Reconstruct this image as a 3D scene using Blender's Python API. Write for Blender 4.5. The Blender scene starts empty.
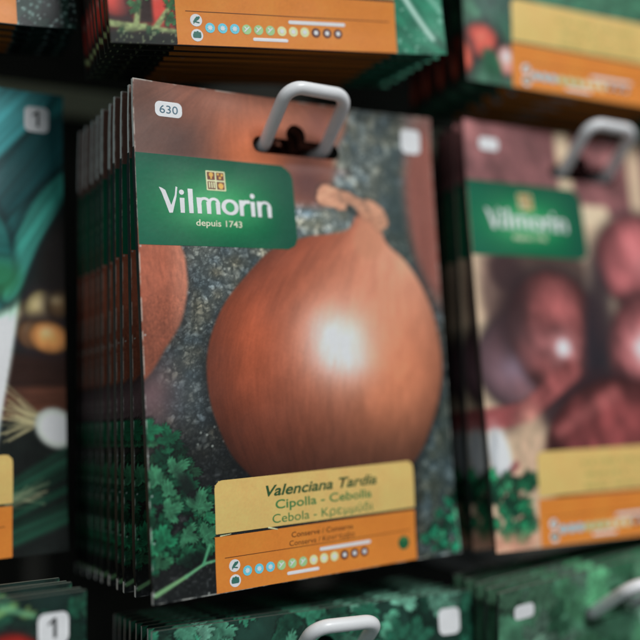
import bpy, math, numpy as np
from mathutils import Matrix, Vector, Euler

# ------------------------------------------------------------------ camera, world, lights, exposure
scene = bpy.context.scene
COL = scene.collection
cam_d = bpy.data.cameras.new("camera")
cam = bpy.data.objects.new("camera", cam_d)
COL.objects.link(cam)
cam.location = (-0.1098, -0.2961, 0.0638)
cam.rotation_euler = (1.6604, 0.0593, -0.5432)
cam_d.sensor_width = 36.0
cam_d.lens = 914 / 640 * 36.0
cam_d.clip_start = 0.01
cam_d.clip_end = 50.0
cam_d.dof.use_dof = True
cam_d.dof.focus_distance = 0.322
cam_d.dof.aperture_fstop = 2.4
scene.camera = cam

world = bpy.data.worlds.new("World")
scene.world = world
world.use_nodes = True
bg = world.node_tree.nodes["Background"]
bg.inputs[0].default_value = (0.80, 0.92, 1.0, 1)
bg.inputs[1].default_value = 0.085

def area(name, loc, target, size, power, color, size_y=None):
    d = bpy.data.lights.new(name, 'AREA')
    d.shape = 'RECTANGLE'; d.size = size; d.size_y = size_y or size
    d.energy = power; d.color = color
    o = bpy.data.objects.new(name, d); COL.objects.link(o)
    o.location = loc
    o.rotation_euler = (Vector(target) - Vector(loc)).to_track_quat('-Z', 'Y').to_euler()
    return o
area("ceiling_lamp", (0.32, -1.80, 1.55), (0.05, 0, 0.05), 0.7, 43.0, (0.96, 0.985, 1.0))
area("left_fill_light", (-1.5, -0.75, 0.8), (-0.05, 0, 0.1), 0.9, 4.5, (0.90, 0.97, 1.0))  # weak unseen fill added at the left to brighten the packets' left edges

vs = scene.view_settings
vs.view_transform = 'Standard'; vs.look = 'None'; vs.exposure = 0.0; vs.gamma = 1.0

# ------------------------------------------------------------------ constants (mm in the packet's own frame)
W, H = 130.5, 180.0
K = 0.60          # how bright a white surface comes out, so that printed colours can be given as seen
rng = np.random.default_rng(7)

def lin(c):
    c = np.asarray(c, float) / 255.0
    return np.where(c <= 0.04045, c / 12.92, ((c + 0.055) / 1.055) ** 2.4)
def alb(c):
    return np.clip(lin(c) / K, 0.0015, 0.9)

# ------------------------------------------------------------------ noise
_T = rng.random((8, 256, 256))
def vn(x, z, s=0):
    xi = np.floor(x).astype(int); zi = np.floor(z).astype(int)
    fx = x - xi; fz = z - zi
    fx = fx * fx * (3 - 2 * fx); fz = fz * fz * (3 - 2 * fz)
    T = _T[s % 8]
    a = T[xi & 255, zi & 255]; b = T[(xi + 1) & 255, zi & 255]
    c = T[xi & 255, (zi + 1) & 255]; d = T[(xi + 1) & 255, (zi + 1) & 255]
    return (a * (1 - fx) + b * fx) * (1 - fz) + (c * (1 - fx) + d * fx) * fz
def fbm(x, z, s=0, o=4):
    v = 0; a = 0.5; t = 0
    for i in range(o):
        v = v + a * vn(x * 2 ** i + 17.3 * i, z * 2 ** i + 9.1 * i, s + i); t += a; a *= 0.55
    return v / t
def worley(x, z, s=0):
    xi = np.floor(x).astype(int); zi = np.floor(z).astype(int)
    best = np.full(x.shape, 9.0); second = np.full(x.shape, 9.0); idv = np.zeros(x.shape)
    for i in (-1, 0, 1):
        for j in (-1, 0, 1):
            cx = xi + i; cz = zi + j
            px = cx + _T[s % 8][cx & 255, cz & 255]; pz = cz + _T[(s + 1) % 8][cx & 255, cz & 255]
            d = np.hypot(px - x, pz - z)
            m = d < best
            second = np.where(m, best, np.minimum(second, d))
            idv = np.where(m, _T[(s + 2) % 8][cx & 255, cz & 255], idv)
            best = np.where(m, d, best)
    return best, second, idv
def sst(a, b, x):
    t = np.clip((x - a) / (b - a), 0, 1); return t * t * (3 - 2 * t)
def spline(pts, n=10):
    p = np.array(pts, float); N = len(p); out = []
    for i in range(N):
        a, b, c, d = p[i - 1], p[i], p[(i + 1) % N], p[(i + 2) % N]
        for k in range(n):
            t = k / n
            out.append(0.5 * (2 * b + (c - a) * t + (2 * a - 5 * b + 4 * c - d) * t * t + (3 * b - a - 3 * c + d) * t ** 3))
    return np.array(out)
def sd_poly(x, z, poly):
    d = np.full(x.shape, 1e9); ins = np.zeros(x.shape, bool)
    N = len(poly)
    for i in range(N):
        ax, az = poly[i]; bx, bz = poly[(i + 1) % N]
        ex, ez = bx - ax, bz - az
        t = np.clip(((x - ax) * ex + (z - az) * ez) / (ex * ex + ez * ez + 1e-12), 0, 1)
        d = np.minimum(d, (x - ax - t * ex) ** 2 + (z - az - t * ez) ** 2)
        if az != bz:
            c = (az > z) != (bz > z)
            ins ^= c & (x < ex * (z - az) / ez + ax)
    d = np.sqrt(d)
    return np.where(ins, -d, d)
def sd_seg(x, z, a, b, r0, r1=None):
    r1 = r0 if r1 is None else r1
    ex, ez = b[0] - a[0], b[1] - a[1]
    t = np.clip(((x - a[0]) * ex + (z - a[1]) * ez) / (ex * ex + ez * ez), 0, 1)
    return np.hypot(x - a[0] - t * ex, z - a[1] - t * ez) - (r0 + (r1 - r0) * t)
def sd_rrect(x, z, x0, x1, z0, z1, r):
    # r: one radius or (bottom left, bottom right, top right, top left)
    cx, cz = (x0 + x1) / 2, (z0 + z1) / 2
    if np.isscalar(r): r = (r,) * 4
    rr = np.where(x < cx, np.where(z < cz, r[0], r[3]), np.where(z < cz, r[1], r[2]))
    qx = np.abs(x - cx) - (x1 - x0) / 2 + rr; qz = np.abs(z - cz) - (z1 - z0) / 2 + rr
    return np.minimum(np.maximum(qx, qz), 0) + np.hypot(np.maximum(qx, 0), np.maximum(qz, 0)) - rr
def sd_ell(x, z, cx, cz, a, b, ang=0.0):
    c, s = math.cos(math.radians(ang)), math.sin(math.radians(ang))
    u = (x - cx) * c + (z - cz) * s; v = -(x - cx) * s + (z - cz) * c
    k = np.hypot(u / a, v / b)
    return (k - 1) * min(a, b)
def slot_sdf(x, z):
    a = sd_rrect(x, z, 46.4, 84.6, 158.2, 164.4, 3.0)
    b = np.hypot(x - 65.3, z - 166.3) - 4.3
    return np.minimum(a, b)

# ------------------------------------------------------------------ painter
class Paint:
    def __init__(s, x, z):
        s.x, s.z = x, z; s.c = np.zeros(x.shape + (3,))
    def fill(s, c): s.c[:] = c
    def over(s, c, m):
        m = np.clip(m, 0, 1)[:, None]; s.c = s.c * (1 - m) + np.asarray(c, float) * m
    def mul(s, v): s.c = s.c * (v[:, None] if getattr(v, 'ndim', 0) == 1 else v)
    def sd(s, c, d, soft=0.4): s.over(c, 1 - sst(-soft, soft, d))
    def leaflet(s, cx, cz, R, ang, col, lobes=5, dark=0.55):
        m = (np.abs(s.x - cx) < R * 1.1) & (np.abs(s.z - cz) < R * 1.1)
        if not m.any(): return
        x = s.x[m] - cx; z = s.z[m] - cz
        a = np.arctan2(z, x) - ang; a = (a + np.pi) % (2 * np.pi) - np.pi
        r = np.hypot(x, z)
        ext = np.cos(a / 2) ** 1.2
        lobe = 0.42 + 0.58 * np.abs(np.cos(a * lobes / 2 + 0.25 * math.sin(cx * 7))) ** 0.8
        saw = 1 - 0.22 * ((a * lobes * 1.1 + 0.2 * cz) % 1.0) - 0.15 * vn(a * 3 + cx, r * 0 + cz, 2)
        d = r - R * ext * lobe * saw
        mask = 1 - sst(-0.45, 0.3, d)
        vein = np.exp(-(np.sin(a * lobes / 2) * r / 0.35) ** 2)
        edge = sst(0.35, 1.0, r / (R * ext * lobe + 1e-3))
        v = (0.74 + 0.22 * edge + 0.16 * vein) * (0.62 + 0.7 * fbm(x * 0.5 + cx * 3, z * 0.5 + cz * 3, 3, 3))
        cc = np.asarray(col, float) * v[:, None]
        # dark rim where one leaf lies over another
        halo = (1 - sst(0.0, 1.2, d)) * 0.45
        s.c[m] = s.c[m] * (1 - halo[:, None])
        s.c[m] = s.c[m] * (1 - mask[:, None]) + cc * mask[:, None]

def gravel(P, dark, light, sc=3.2, amount=1.0, mask=1.0, teal=True):
    x, z = P.x, P.z
    wx = x + 1.2 * vn(x / 2, z / 2, 4); wz = z + 1.2 * vn(x / 2 + 40, z / 2, 5)
    v = np.zeros(x.shape)
    for k, (s_, w_) in enumerate(((sc, 0.9), (sc * 0.55, 0.8), (sc * 0.3, 0.6))):
        f1, f2, i = worley(wx / s_, wz / s_, k)
        v = v + w_ * (i ** 3.0) * sst(0.02, 0.35, f2 - f1) * (1.15 - f1)
    v = v * amount * (0.45 + 1.1 * fbm(x / 14, z / 14, 2, 3))
    c = np.asarray(dark, float) + (np.asarray(light, float) - dark) * np.clip(v, 0, 1.15)[:, None]
    warm = vn(x / 4, z / 4, 6)[:, None]
    c = c * (1 + (warm - 0.5) * np.array([0.22, 0.05, -0.16]))
    P.over(c, np.clip(mask + 0 * x, 0, 1))

def parsley_patch(P, inside, n, rmin, rmax, seed, cols):
    r = np.random.default_rng(seed)
    k = 0; tries = 0
    while k < n and tries < n * 30:
        tries += 1
        cx = r.uniform(*inside[0]); cz = r.uniform(*inside[1])
        if not inside[2](cx, cz): continue
        f = k / n
        col = np.asarray(cols[r.integers(len(cols))], float) * (0.38 + 0.75 * f) * r.uniform(0.75, 1.15)
        P.leaflet(cx, cz, r.uniform(rmin, rmax), r.uniform(-0.6, 2.2), col, lobes=int(r.choice([3, 5, 5, 7])))
        k += 1

def onion_shape(P, poly, cx, axis_top, cols, seed=0, soft=0.7, streak=1.0, zlo=30.0):
    """a brown onion as printed: fibres that run from root to neck"""
    x, z = P.x, P.z
    d = sd_poly(x, z, poly)
    zt, xt = axis_top[1], axis_top[0]
    t = np.clip((z - zlo) / (zt - zlo), 0, 1.1)
    hw = 6 + 50 * np.sqrt(np.clip(1 - (2 * t - 0.86) ** 2 * 0.78, 0.0, 1))
    u = (x - (cx + (xt - cx) * t ** 3)) / hw
    fib = fbm(u * 26 + seed, z / 60, 1, 3) * 0.5 + fbm(u * 70 + 5, z / 40, 3, 3) * 0.35 + vn(u * 150, z / 25, 5) * 0.15
    base = np.asarray(cols[0], float) + (np.asarray(cols[1], float) - cols[0]) * sst(-1.0, 0.75, u)[:, None]
    mot = fbm(u * 12 + 3, z / 9, 2, 5) - 0.5
    base = base * (1 + streak * ((fib - 0.5) * 0.12 + mot * 0.24 + (vn(u * 130, z / 5, 4) - 0.5) * 0.07))[:, None]
    return d, base, u, t

def paint_brown_onion(P):
    x, z = P.x, P.z
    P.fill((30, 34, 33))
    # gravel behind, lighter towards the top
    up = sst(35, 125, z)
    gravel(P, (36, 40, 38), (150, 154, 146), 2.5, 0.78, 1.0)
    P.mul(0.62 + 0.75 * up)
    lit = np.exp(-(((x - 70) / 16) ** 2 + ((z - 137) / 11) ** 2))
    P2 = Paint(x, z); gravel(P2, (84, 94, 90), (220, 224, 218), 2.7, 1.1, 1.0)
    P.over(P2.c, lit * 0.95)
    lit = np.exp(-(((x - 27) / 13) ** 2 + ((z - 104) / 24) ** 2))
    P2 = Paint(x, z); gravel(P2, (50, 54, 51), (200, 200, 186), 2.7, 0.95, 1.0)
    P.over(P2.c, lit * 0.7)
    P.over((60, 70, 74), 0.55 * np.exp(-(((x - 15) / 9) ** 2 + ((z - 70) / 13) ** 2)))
    # dark mottled soil at the lower left
    low = (1 - sst(40, 66, z)) * (1 - sst(40, 60, x))
    P.over(np.array((17, 19, 19)) + 40 * (vn(x / 1.1, z / 1.1, 2) ** 5)[:, None], low * 0.85)
    sp = worley(x / 2.1, z / 2.1, 3)
    P.over((150, 155, 148), (sp[2] > 0.93) * (1 - sst(0.1, 0.32, sp[0])) * 0.75 * sst(12, 22, x))
    # soft grey gravel to the right of the onion
    rt = sst(108, 116, x) * (1 - sst(60, 95, z))
    P2 = Paint(x, z); gravel(P2, (48, 58, 54), (128, 138, 130), 4.5, 0.8, 1.0)
    P.over(P2.c, rt * 0.8)
    # top right: out of focus gravel
    tr = sst(66, 84, x + (z - 150) * 0.25) * sst(126, 142, z)
    P2 = Paint(x, z); gravel(P2, (64, 70, 67), (176, 180, 172), 5.5, 0.9, 1.0)
    P.over(P2.c, tr)
    P.over((70, 80, 76), tr * 0.30)
    P.over((46, 58, 57), np.exp(-(((x - 111) / 8) ** 2 + ((z - 138) / 26) ** 2)) * 0.85)
    P.over((30, 48, 50), np.exp(-(((x - 121) / 7) ** 2 + ((z - 112) / 15) ** 2)) * 0.9)
    # onion standing at the right edge
    d = sd_ell(x, z, 131, 140, 16, 40, 3)
    P.over(np.array((128, 76, 66)) * (0.86 + 0.3 * fbm(x / 3, z / 30, 4))[:, None], (1 - sst(-4.5, 3.5, d)) * 0.95)
    P.over((110, 66, 58), sst(168, 178, z) * sst(112, 122, x) * 0.5)
    # onions along the top
    edge = 87 + 3 * vn(z / 9, z * 0, 2) - 0.28 * (180 - z)
    m = (1 - sst(-2.5, 3.5, x - edge)) * sst(136, 142, z + 0.0 * x)
    u = (x - 47) / (14 + 0.9 * (182 - z)); fib = fbm(u * 7, z / 30, 5, 4) * 0.45 + vn(u * 40 + z * 0.4, z / 6, 1) * 0.2 + fbm(x / 5, z / 5, 4, 4) * 0.35
    c = np.array((134, 84, 66)) + (fib - 0.5)[:, None] * np.array((70, 46, 36))
    c = c + np.array((48, 20, 4)) * np.exp(-(((x - 44) / 14) ** 2 + ((z - 160) / 12) ** 2))[:, None]
    c = c + np.array((24, 20, 19)) * (sst(150, 180, z) * sst(16, 40, x))[:, None]
    P.over(c, m)
    dk = np.exp(-(((x - 17) / 13) ** 2 + ((z - 157) / 15) ** 2))
    P.over((78, 60, 58), m * dk * 0.85)
    P.over((88, 76, 76), m * (1 - sst(2, 20, x)) * 0.65)
    P.over((150, 108, 96), m * np.exp(-(((x - 36) / 13) ** 2 + ((z - 176) / 6) ** 2)) * 0.5)
    P.over((184, 104, 62), m * np.exp(-(((x - 49) / 14) ** 2 + ((z - 156) / 4.5) ** 2)) * 0.75)
    P.over((84, 50, 46), m * np.exp(-(((x - 69) / 11) ** 2 + ((z - 148) / 11) ** 2)) * 0.95)
    P.over((122, 82, 78), m * np.exp(-(((x - 76) / 7) ** 2 + ((z - 172) / 8) ** 2)) * 0.7)
    P.c = P.c * (1 - (m * sst(153, 155, z))[:, None] * (1 - np.array((0.93, 0.86, 0.80))))
    P.over((120, 88, 84), (1 - sst(84, 92, x)) * sst(58, 62, x) * (1 - sst(153.7, 156, z)) * sst(149, 156, z) * 0.6)
    # small onion at the left edge
    poly = spline([(-30, 128), (8, 128), (15.5, 121), (17.2, 110), (16.2, 101), (13.5, 93), (8, 85), (1.5, 76), (-8, 70), (-30, 66)], 6)
    d = sd_poly(x, z, poly)
    fib = fbm((x + z * 0.22) * 0.9, (z - x) * 0.3, 2, 4)
    c = np.array((150, 82, 60)) * (0.82 + 0.32 * fib)[:, None] * (0.80 + 0.25 * sst(85, 115, z))[:, None]
    c = c * (1 + 0.20 * (vn((x * 1.4 + z), (z * 1.3 - x), 5) - 0.5) * (z < 104))[:, None]
    c = c + np.array((18, 22, 22)) * sst(8, 16, x)[:, None]
    P.over((96, 74, 76), np.exp(-(((x - 2) / 8.5) ** 2 + ((z - 70) / 13) ** 2)) * 0.95)
    P.over((30, 24, 24), (1 - sst(-0.5, 5, d)) * 0.35)
    P.over(c, 1 - sst(-1.0, 0.9, d))
    # the big onion
    poly = spline([(23.5, 85.5), (29.5, 99.5), (39.0, 110.4), (51, 121.2), (65, 126.4), (76, 128.2), (82.5, 129.4), (86.4, 131.2), (89, 135), (91, 139.5), (97, 141),
                   (100.8, 137), (101.5, 131), (104.2, 125), (113, 118.4), (121, 108), (126.6, 95), (128.8, 80), (127.3, 67), (121.5, 53), (111.5, 39), (96, 30),
                   (75, 27), (52, 29), (33.5, 43), (25.8, 57), (22.6, 71)], 6)
    d, c, u, t = onion_shape(P, poly, 76, (96, 138), ((126, 61, 41), (168, 103, 77)), 0)
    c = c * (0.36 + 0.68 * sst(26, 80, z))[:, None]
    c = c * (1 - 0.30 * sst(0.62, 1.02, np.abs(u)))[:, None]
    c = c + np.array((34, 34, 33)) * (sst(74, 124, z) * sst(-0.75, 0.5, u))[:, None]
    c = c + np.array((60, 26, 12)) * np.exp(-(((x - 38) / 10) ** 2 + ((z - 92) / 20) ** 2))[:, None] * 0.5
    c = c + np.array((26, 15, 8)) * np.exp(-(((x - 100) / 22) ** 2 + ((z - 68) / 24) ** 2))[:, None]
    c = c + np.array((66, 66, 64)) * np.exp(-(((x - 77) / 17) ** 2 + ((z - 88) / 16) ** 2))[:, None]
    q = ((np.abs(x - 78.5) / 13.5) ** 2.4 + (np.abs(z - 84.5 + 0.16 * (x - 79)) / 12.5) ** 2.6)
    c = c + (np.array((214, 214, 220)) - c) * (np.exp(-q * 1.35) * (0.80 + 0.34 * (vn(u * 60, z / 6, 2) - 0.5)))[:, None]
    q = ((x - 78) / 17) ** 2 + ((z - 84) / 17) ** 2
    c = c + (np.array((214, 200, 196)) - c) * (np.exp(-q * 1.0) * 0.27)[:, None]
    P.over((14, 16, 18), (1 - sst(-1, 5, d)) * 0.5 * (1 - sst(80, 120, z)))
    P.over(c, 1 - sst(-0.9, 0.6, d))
    # dried skin at the neck
    sk = (205, 158, 134)
    for pl, tone in (([(72.5, 140.5), (73, 145.5), (76.5, 148), (82, 147), (88, 145.5), (90, 142), (87, 139), (83.5, 137.5), (80, 138.5), (76, 139)], 0.98),
                     ([(84, 146), (91, 144), (97, 141.5), (99, 138), (96, 134.5), (92, 136.5), (88.5, 140.5), (84, 142)], 0.9),
                     ([(95, 143), (100, 142), (104.5, 138), (105, 133), (101.5, 130.5), (98, 132.5), (97, 137)], 0.94)):
        d = sd_poly(x, z, spline(pl, 4)) + 0.9 * (fbm(x / 2.0, z / 2.0, 4, 2) - 0.5)
        v = tone * (0.72 + 0.42 * fbm((x + z) / 5, (z - 0.3 * x) / 1.3, 3, 4) + 0.14 * sst(-2.5, 0, -d))
        P.over((44, 44, 40), (1 - sst(-0.4, 2.0, d)) * 0.35)
        P.over(np.array((176, 126, 100)) * v[:, None], 1 - sst(-0.9, 0.5, d))
    P.sd((38, 46, 44), sd_seg(x, z, (87, 139), (90.5, 136.3), 1.6, 1.0) + 0.5 * vn(x, z, 1), 0.7)
    P.over((176, 120, 92), (1 - sst(-1.2, 1.0, sd_seg(x, z, (95.5, 134), (95, 126), 4.6, 7.5))) * 0.5)
    # parsley, lower left and lower right
    lim = lambda a, b: (b < 60 - 1.35 * a - 4 + 10 * math.sin(a * 0.5)) and b > 12 - 0.05 * a
    lim2 = lambda a, b: (b < 66 - 1.9 * a + 4) and b > 10 + 0.15 * a
    cols = [(30, 104, 70), (40, 118, 80), (24, 86, 60), (62, 134, 92)]
    parsley_patch(P, ((-4, 26), (8, 60), lim2), 85, 3.5, 8.5, 3, cols)
    parsley_patch(P, ((113, 131), (2, 26), lambda a, b: b < 6 + (a - 112) * 1.2), 40, 2.5, 5.0, 5, [(40, 150, 108), (70, 180, 130)])
    for (a, b, R, g) in ((9, 43, 6.6, 0.6), (17, 30, 7.5, 1.2), (6, 30, 6.5, 0.2), (19, 20, 7.0, 0.5), (12, 22, 6.5, -0.5), (3, 40, 6.0, 1.8), (7, 36, 5.0, 1.6)):
        P.leaflet(a, b, R * 1.15, g, np.array((70, 146, 104)) * 0.86, 5 if R > 6 else 3)
    P.over((12, 16, 15), (1 - sst(-1, 1.6, sd_ell(x, z, 15, 12.5, 5.5, 2.6, 10))) * 0.8)
    P.over((14, 20, 18), (1 - sst(-1, 1.6, sd_ell(x, z, 13.5, 38, 2.0, 5, 30))) * 0.85)
    st = sd_seg(x, z, (1, 3.0), (12, 7.6), 0.85, 0.6); P.sd((104, 146, 100), st, 0.5)
    st = sd_seg(x, z, (12, 7.6), (19, 11.0), 0.6, 0.5); P.sd((90, 146, 104), st, 0.5)
    st = sd_seg(x, z, (19, 11.0), (24, 11.6), 0.5, 0.4); P.sd((84, 146, 104), st, 0.5)
    st = sd_seg(x, z, (18.5, 10.8), (21, 17), 0.5, 0.6); P.sd((70, 136, 98), st, 0.5)
    # rubbed ink along the cut edges
    e = np.minimum(np.minimum(x, W - x), np.minimum(z, H - z))
    P.over((176, 176, 168), (1 - sst(0.15, 0.55, e)) * sst(0.35, 0.7, fbm(x / 3, z / 3, 2)) * 0.8)
    # worn specks along the left fold
    f = worley(x / 1.5, z / 1.5, 4)
    P.over((170, 180, 176), (x < 1.4) * (f[2] > 0.90) * (1 - sst(0.10, 0.35, f[0])) * 0.8 * (z < 150))
    P.mul(1 + 0.05 * (vn(x * 2.1, z * 2.1, 7) - 0.5))

def blob_onion(P, cx, cz, a, b, ang, col, hi=None, hs=5.0, hc=(236, 226, 230)):
    x, z = P.x, P.z
    d = sd_ell(x, z, cx, cz, a, b, ang)
    k = np.clip(1 + d / min(a, b), 0, 1)
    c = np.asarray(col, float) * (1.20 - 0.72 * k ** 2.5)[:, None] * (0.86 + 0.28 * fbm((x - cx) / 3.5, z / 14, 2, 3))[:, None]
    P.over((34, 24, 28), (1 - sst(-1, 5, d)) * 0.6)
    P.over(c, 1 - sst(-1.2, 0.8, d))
    if hi is not None:
        P.over(hc, np.exp(-(((x - hi[0]) / hs) ** 2 + ((z - hi[1]) / hs) ** 2)) * 0.95)

def paint_red_onion(P):
    x, z = P.x, P.z
    P.fill((192, 172, 142))
    P.mul(0.86 + 0.24 * fbm(x / 7, z / 5, 3))
    # top: a broad mauve onion, wooden crate slats between
    P.over((128, 92, 94), (1 - sst(-1, 2, sd_rrect(x, z, -5, 50, 150, 190, 3))))
    P.over((172, 132, 132), np.exp(-(((x - 4) / 9) ** 2 + ((z - 176) / 8) ** 2)) * 0.8)
    P.over((196, 178, 148), 1 - sst(-1, 1.5, sd_rrect(x, z, 52, 58, 150, 182, 1)))
    P.over((120, 84, 86), 1 - sst(-1, 2, sd_rrect(x, z, 60, 93, 143, 190, 4)))
    P.over((190, 150, 152), np.exp(-(((x - 82) / 6) ** 2 + ((z - 170) / 7) ** 2)) * 0.8)
    P.over((110, 78, 80), 1 - sst(-1, 2, sd_rrect(x, z, 103, 140, 143, 190, 4)))
    P.over((196, 178, 148), 1 - sst(-1, 1.5, sd_rrect(x, z, 62, 78, 138, 147, 2)))
    # shadowed left part
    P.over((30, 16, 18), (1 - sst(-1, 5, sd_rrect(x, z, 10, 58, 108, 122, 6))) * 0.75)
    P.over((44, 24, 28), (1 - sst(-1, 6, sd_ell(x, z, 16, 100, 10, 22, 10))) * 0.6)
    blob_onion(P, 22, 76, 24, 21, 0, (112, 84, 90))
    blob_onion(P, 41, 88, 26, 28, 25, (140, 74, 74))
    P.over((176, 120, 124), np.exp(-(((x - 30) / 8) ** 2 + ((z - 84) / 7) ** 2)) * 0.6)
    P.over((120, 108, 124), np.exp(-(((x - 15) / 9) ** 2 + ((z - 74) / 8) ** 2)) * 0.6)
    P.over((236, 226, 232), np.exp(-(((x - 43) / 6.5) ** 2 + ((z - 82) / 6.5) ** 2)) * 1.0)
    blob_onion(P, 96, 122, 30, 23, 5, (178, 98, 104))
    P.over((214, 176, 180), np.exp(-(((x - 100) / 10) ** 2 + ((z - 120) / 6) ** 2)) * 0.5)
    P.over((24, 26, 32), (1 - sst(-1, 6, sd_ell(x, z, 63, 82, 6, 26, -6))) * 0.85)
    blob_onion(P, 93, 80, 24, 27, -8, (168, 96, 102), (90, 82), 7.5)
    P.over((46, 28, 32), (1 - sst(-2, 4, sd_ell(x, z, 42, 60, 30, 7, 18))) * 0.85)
    d = sd_seg(x, z, (-4, 52), (20, 55), 4.2, 4.2); P.over((158, 74, 76), 1 - sst(-1.5, 1.5, d))
    d = sd_seg(x, z, (20, 55), (46, 72), 4.0, 5.0); P.over((158, 80, 80), 1 - sst(-1.5, 1.5, d))
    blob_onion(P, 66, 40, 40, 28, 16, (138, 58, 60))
    d = sd_seg(x, z, (36, 46), (70, 62), 2, 3); P.over((196, 110, 108), (1 - sst(-2, 3, d)) * 0.5)
    P.over(np.array((186, 164, 134)) * (0.75 + 0.45 * fbm(x / 3, z / 6, 1))[:, None], (1 - sst(-4, 5, sd_ell(x, z, 20, 38, 8, 17, -8))))
    P.over(np.array((186, 188, 190)) * (0.7 + 0.5 * vn(x / 2, z / 9, 3))[:, None], (1 - sst(-2.0, 2.5, sd_ell(x, z, 5, 38, 5.0, 12, 8))))
    P.over((136, 70, 84), (1 - sst(-1.0, 1.5, sd_seg(x, z, (0, 23), (13, 34), 1.2, 1.0))) * 0.8)
    parsley_patch(P, ((-2, 20), (4, 30), lambda a, b: True), 70, 3, 6.5, 9, [(36, 128, 84), (62, 152, 104), (24, 92, 64)])
    P.over((176, 138, 104), (1 - sst(-3, 4, sd_ell(x, z, 8, 3, 12, 3.5, 0))) * 0.7)
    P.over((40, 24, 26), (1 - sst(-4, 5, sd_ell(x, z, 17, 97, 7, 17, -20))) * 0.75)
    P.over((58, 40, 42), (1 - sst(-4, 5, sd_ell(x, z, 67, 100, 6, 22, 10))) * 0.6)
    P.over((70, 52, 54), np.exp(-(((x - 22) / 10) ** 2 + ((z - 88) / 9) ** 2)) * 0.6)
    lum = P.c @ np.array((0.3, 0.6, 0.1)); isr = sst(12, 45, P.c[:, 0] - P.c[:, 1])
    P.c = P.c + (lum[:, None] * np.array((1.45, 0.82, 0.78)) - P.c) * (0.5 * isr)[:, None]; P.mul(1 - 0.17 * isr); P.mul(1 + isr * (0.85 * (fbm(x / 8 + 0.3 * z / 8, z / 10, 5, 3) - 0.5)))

def paint_leek(P):
    x, z = P.x, P.z
    soft = lambda d, a=-1.5, b=2.0: 1 - sst(a, b, d)
    P.fill((20, 24, 22)); P.mul(0.6 + 0.8 * fbm(x / 7, z / 7, 1))
    # brown wooden crate with small onions lying on it
    P.over(np.array((78, 46, 34)) * (0.7 + 0.5 * fbm(x / 12, z / 1.6, 2))[:, None], soft(sd_rrect(x, z, 90, 140, 52, 76, 1)))
    P.over((24, 14, 12), soft(sd_rrect(x, z, 90, 140, 64, 77, 1)) * 0.7)
    for cx, cz, a, b, c in ((114, 90, 7, 8, (96, 84, 50)), (121, 94, 7, 8, (150, 134, 92)), (128, 96, 5, 7, (70, 52, 34)), (118, 84, 7, 6, (130, 88, 48)), (124, 83, 9, 6.5, (178, 118, 66))):
        blob_onion(P, cx, cz, a, b, -15, c)
        P.over((214, 196, 150), np.exp(-(((x - cx + 1) / 2.6) ** 2 + ((z - cz - 2) / 2.2) ** 2)) * 0.55)
    # roots and white shank of a second leek
    r = np.random.default_rng(8)
    for k in range(26):
        e = (r.uniform(104, 112), r.uniform(42, 66)); P.over(np.array((170, 160, 120)) * r.uniform(0.5, 1.1), (1 - sst(-0.2, 0.5, sd_seg(x, z, (120, r.uniform(48, 54)), e, 0.45, 0.2))) * 0.7)
    d = sd_ell(x, z, 126.5, 47.5, 9.5, 7.5, -38); P.over(np.array((214, 220, 210)) * (1.08 - 0.4 * np.clip(1 + d / 7.5, 0, 1) ** 2)[:, None], soft(d, -1.2, 0.8))
    for k in range(22):
        P.over(np.array((164, 156, 122)) * r.uniform(0.5, 1.1), (1 - sst(-0.2, 0.4, sd_seg(x, z, (107, r.uniform(18, 24)), (r.uniform(114, 124), r.uniform(18, 29)), 0.4, 0.2))) * 0.6)
    for k in range(10):
        P.over(np.array((34, 96, 70)) * r.uniform(0.5, 1.1), soft(sd_seg(x, z, (100, 2 + k * 2.4), (134, 12 + k * 3.0 + r.uniform(-2, 2)), 0.8, 0.8)) * 0.6)
    # main leek: white shank running up into a fan of blue green leaves
    shank = sd_poly(x, z, spline([(84, 30), (100, 30), (107, 60), (113, 98), (112, 112), (84, 112)], 5))
    rib = 0.86 + 0.2 * vn((x - 0.14 * z) / 1.1, z / 80, 2) + 0.08 * vn((x - 0.14 * z) / 0.4, z / 50, 4)
    g = sst(86, 108, z + 3 * vn(x / 1.5, z * 0, 3))[:, None]
    P.over((np.array((222, 230, 226)) * (1 - g) + np.array((70, 150, 96)) * g) * rib[:, None], soft(shank, -2.0, 0.8))
    for poly, col, an in (([(98, 94), (111, 99), (118, 115), (133, 150), (136, 186), (90, 186), (84, 130)], (30, 106, 104), 0.55),
                          ([(88, 122), (108, 130), (136, 160), (136, 174), (104, 152)], (18, 72, 74), 0.75),
                          ([(106, 97), (112, 100), (121, 120), (134, 145), (131, 150), (118, 136), (108, 114)], (48, 142, 126), 0.6),
                          ([(84, 102), (106, 103), (110, 112), (104, 132), (80, 156)], (26, 98, 92), 1.6),
                          ([(86, 140), (104, 150), (128, 186), (86, 186)], (48, 130, 132), 0.9)):
        d = sd_poly(x, z, spline(poly, 5)); ca, sa = math.cos(an), math.sin(an)
        w = -x * ca + z * sa * 0.0 + z * 0.55
        c = np.array(col, float) * (0.66 + 0.30 * fbm(w / 3.2, (x + z) / 60, 3, 3) + 0.30 * vn(w / 1.0, (x + z) / 50, 5) + 0.2 * sst(100, 170, z))[:, None]
        c = c * 0.82 + c.mean(1, keepdims=True) * 0.10
        P.over((6, 20, 22), soft(d, -0.5, 4) * 0.55); P.over(c, soft(d, -1.6, 0.9))
    P.over((40, 116, 64), (1 - sst(-4, 4, sd_ell(x, z, 105, 105, 8, 7, 30))) * 0.6)
    P.over((20, 14, 12), (1 - sst(-2, 4, sd_ell(x, z, 131, 116, 8, 15, -20))) * 0.85)

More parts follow.
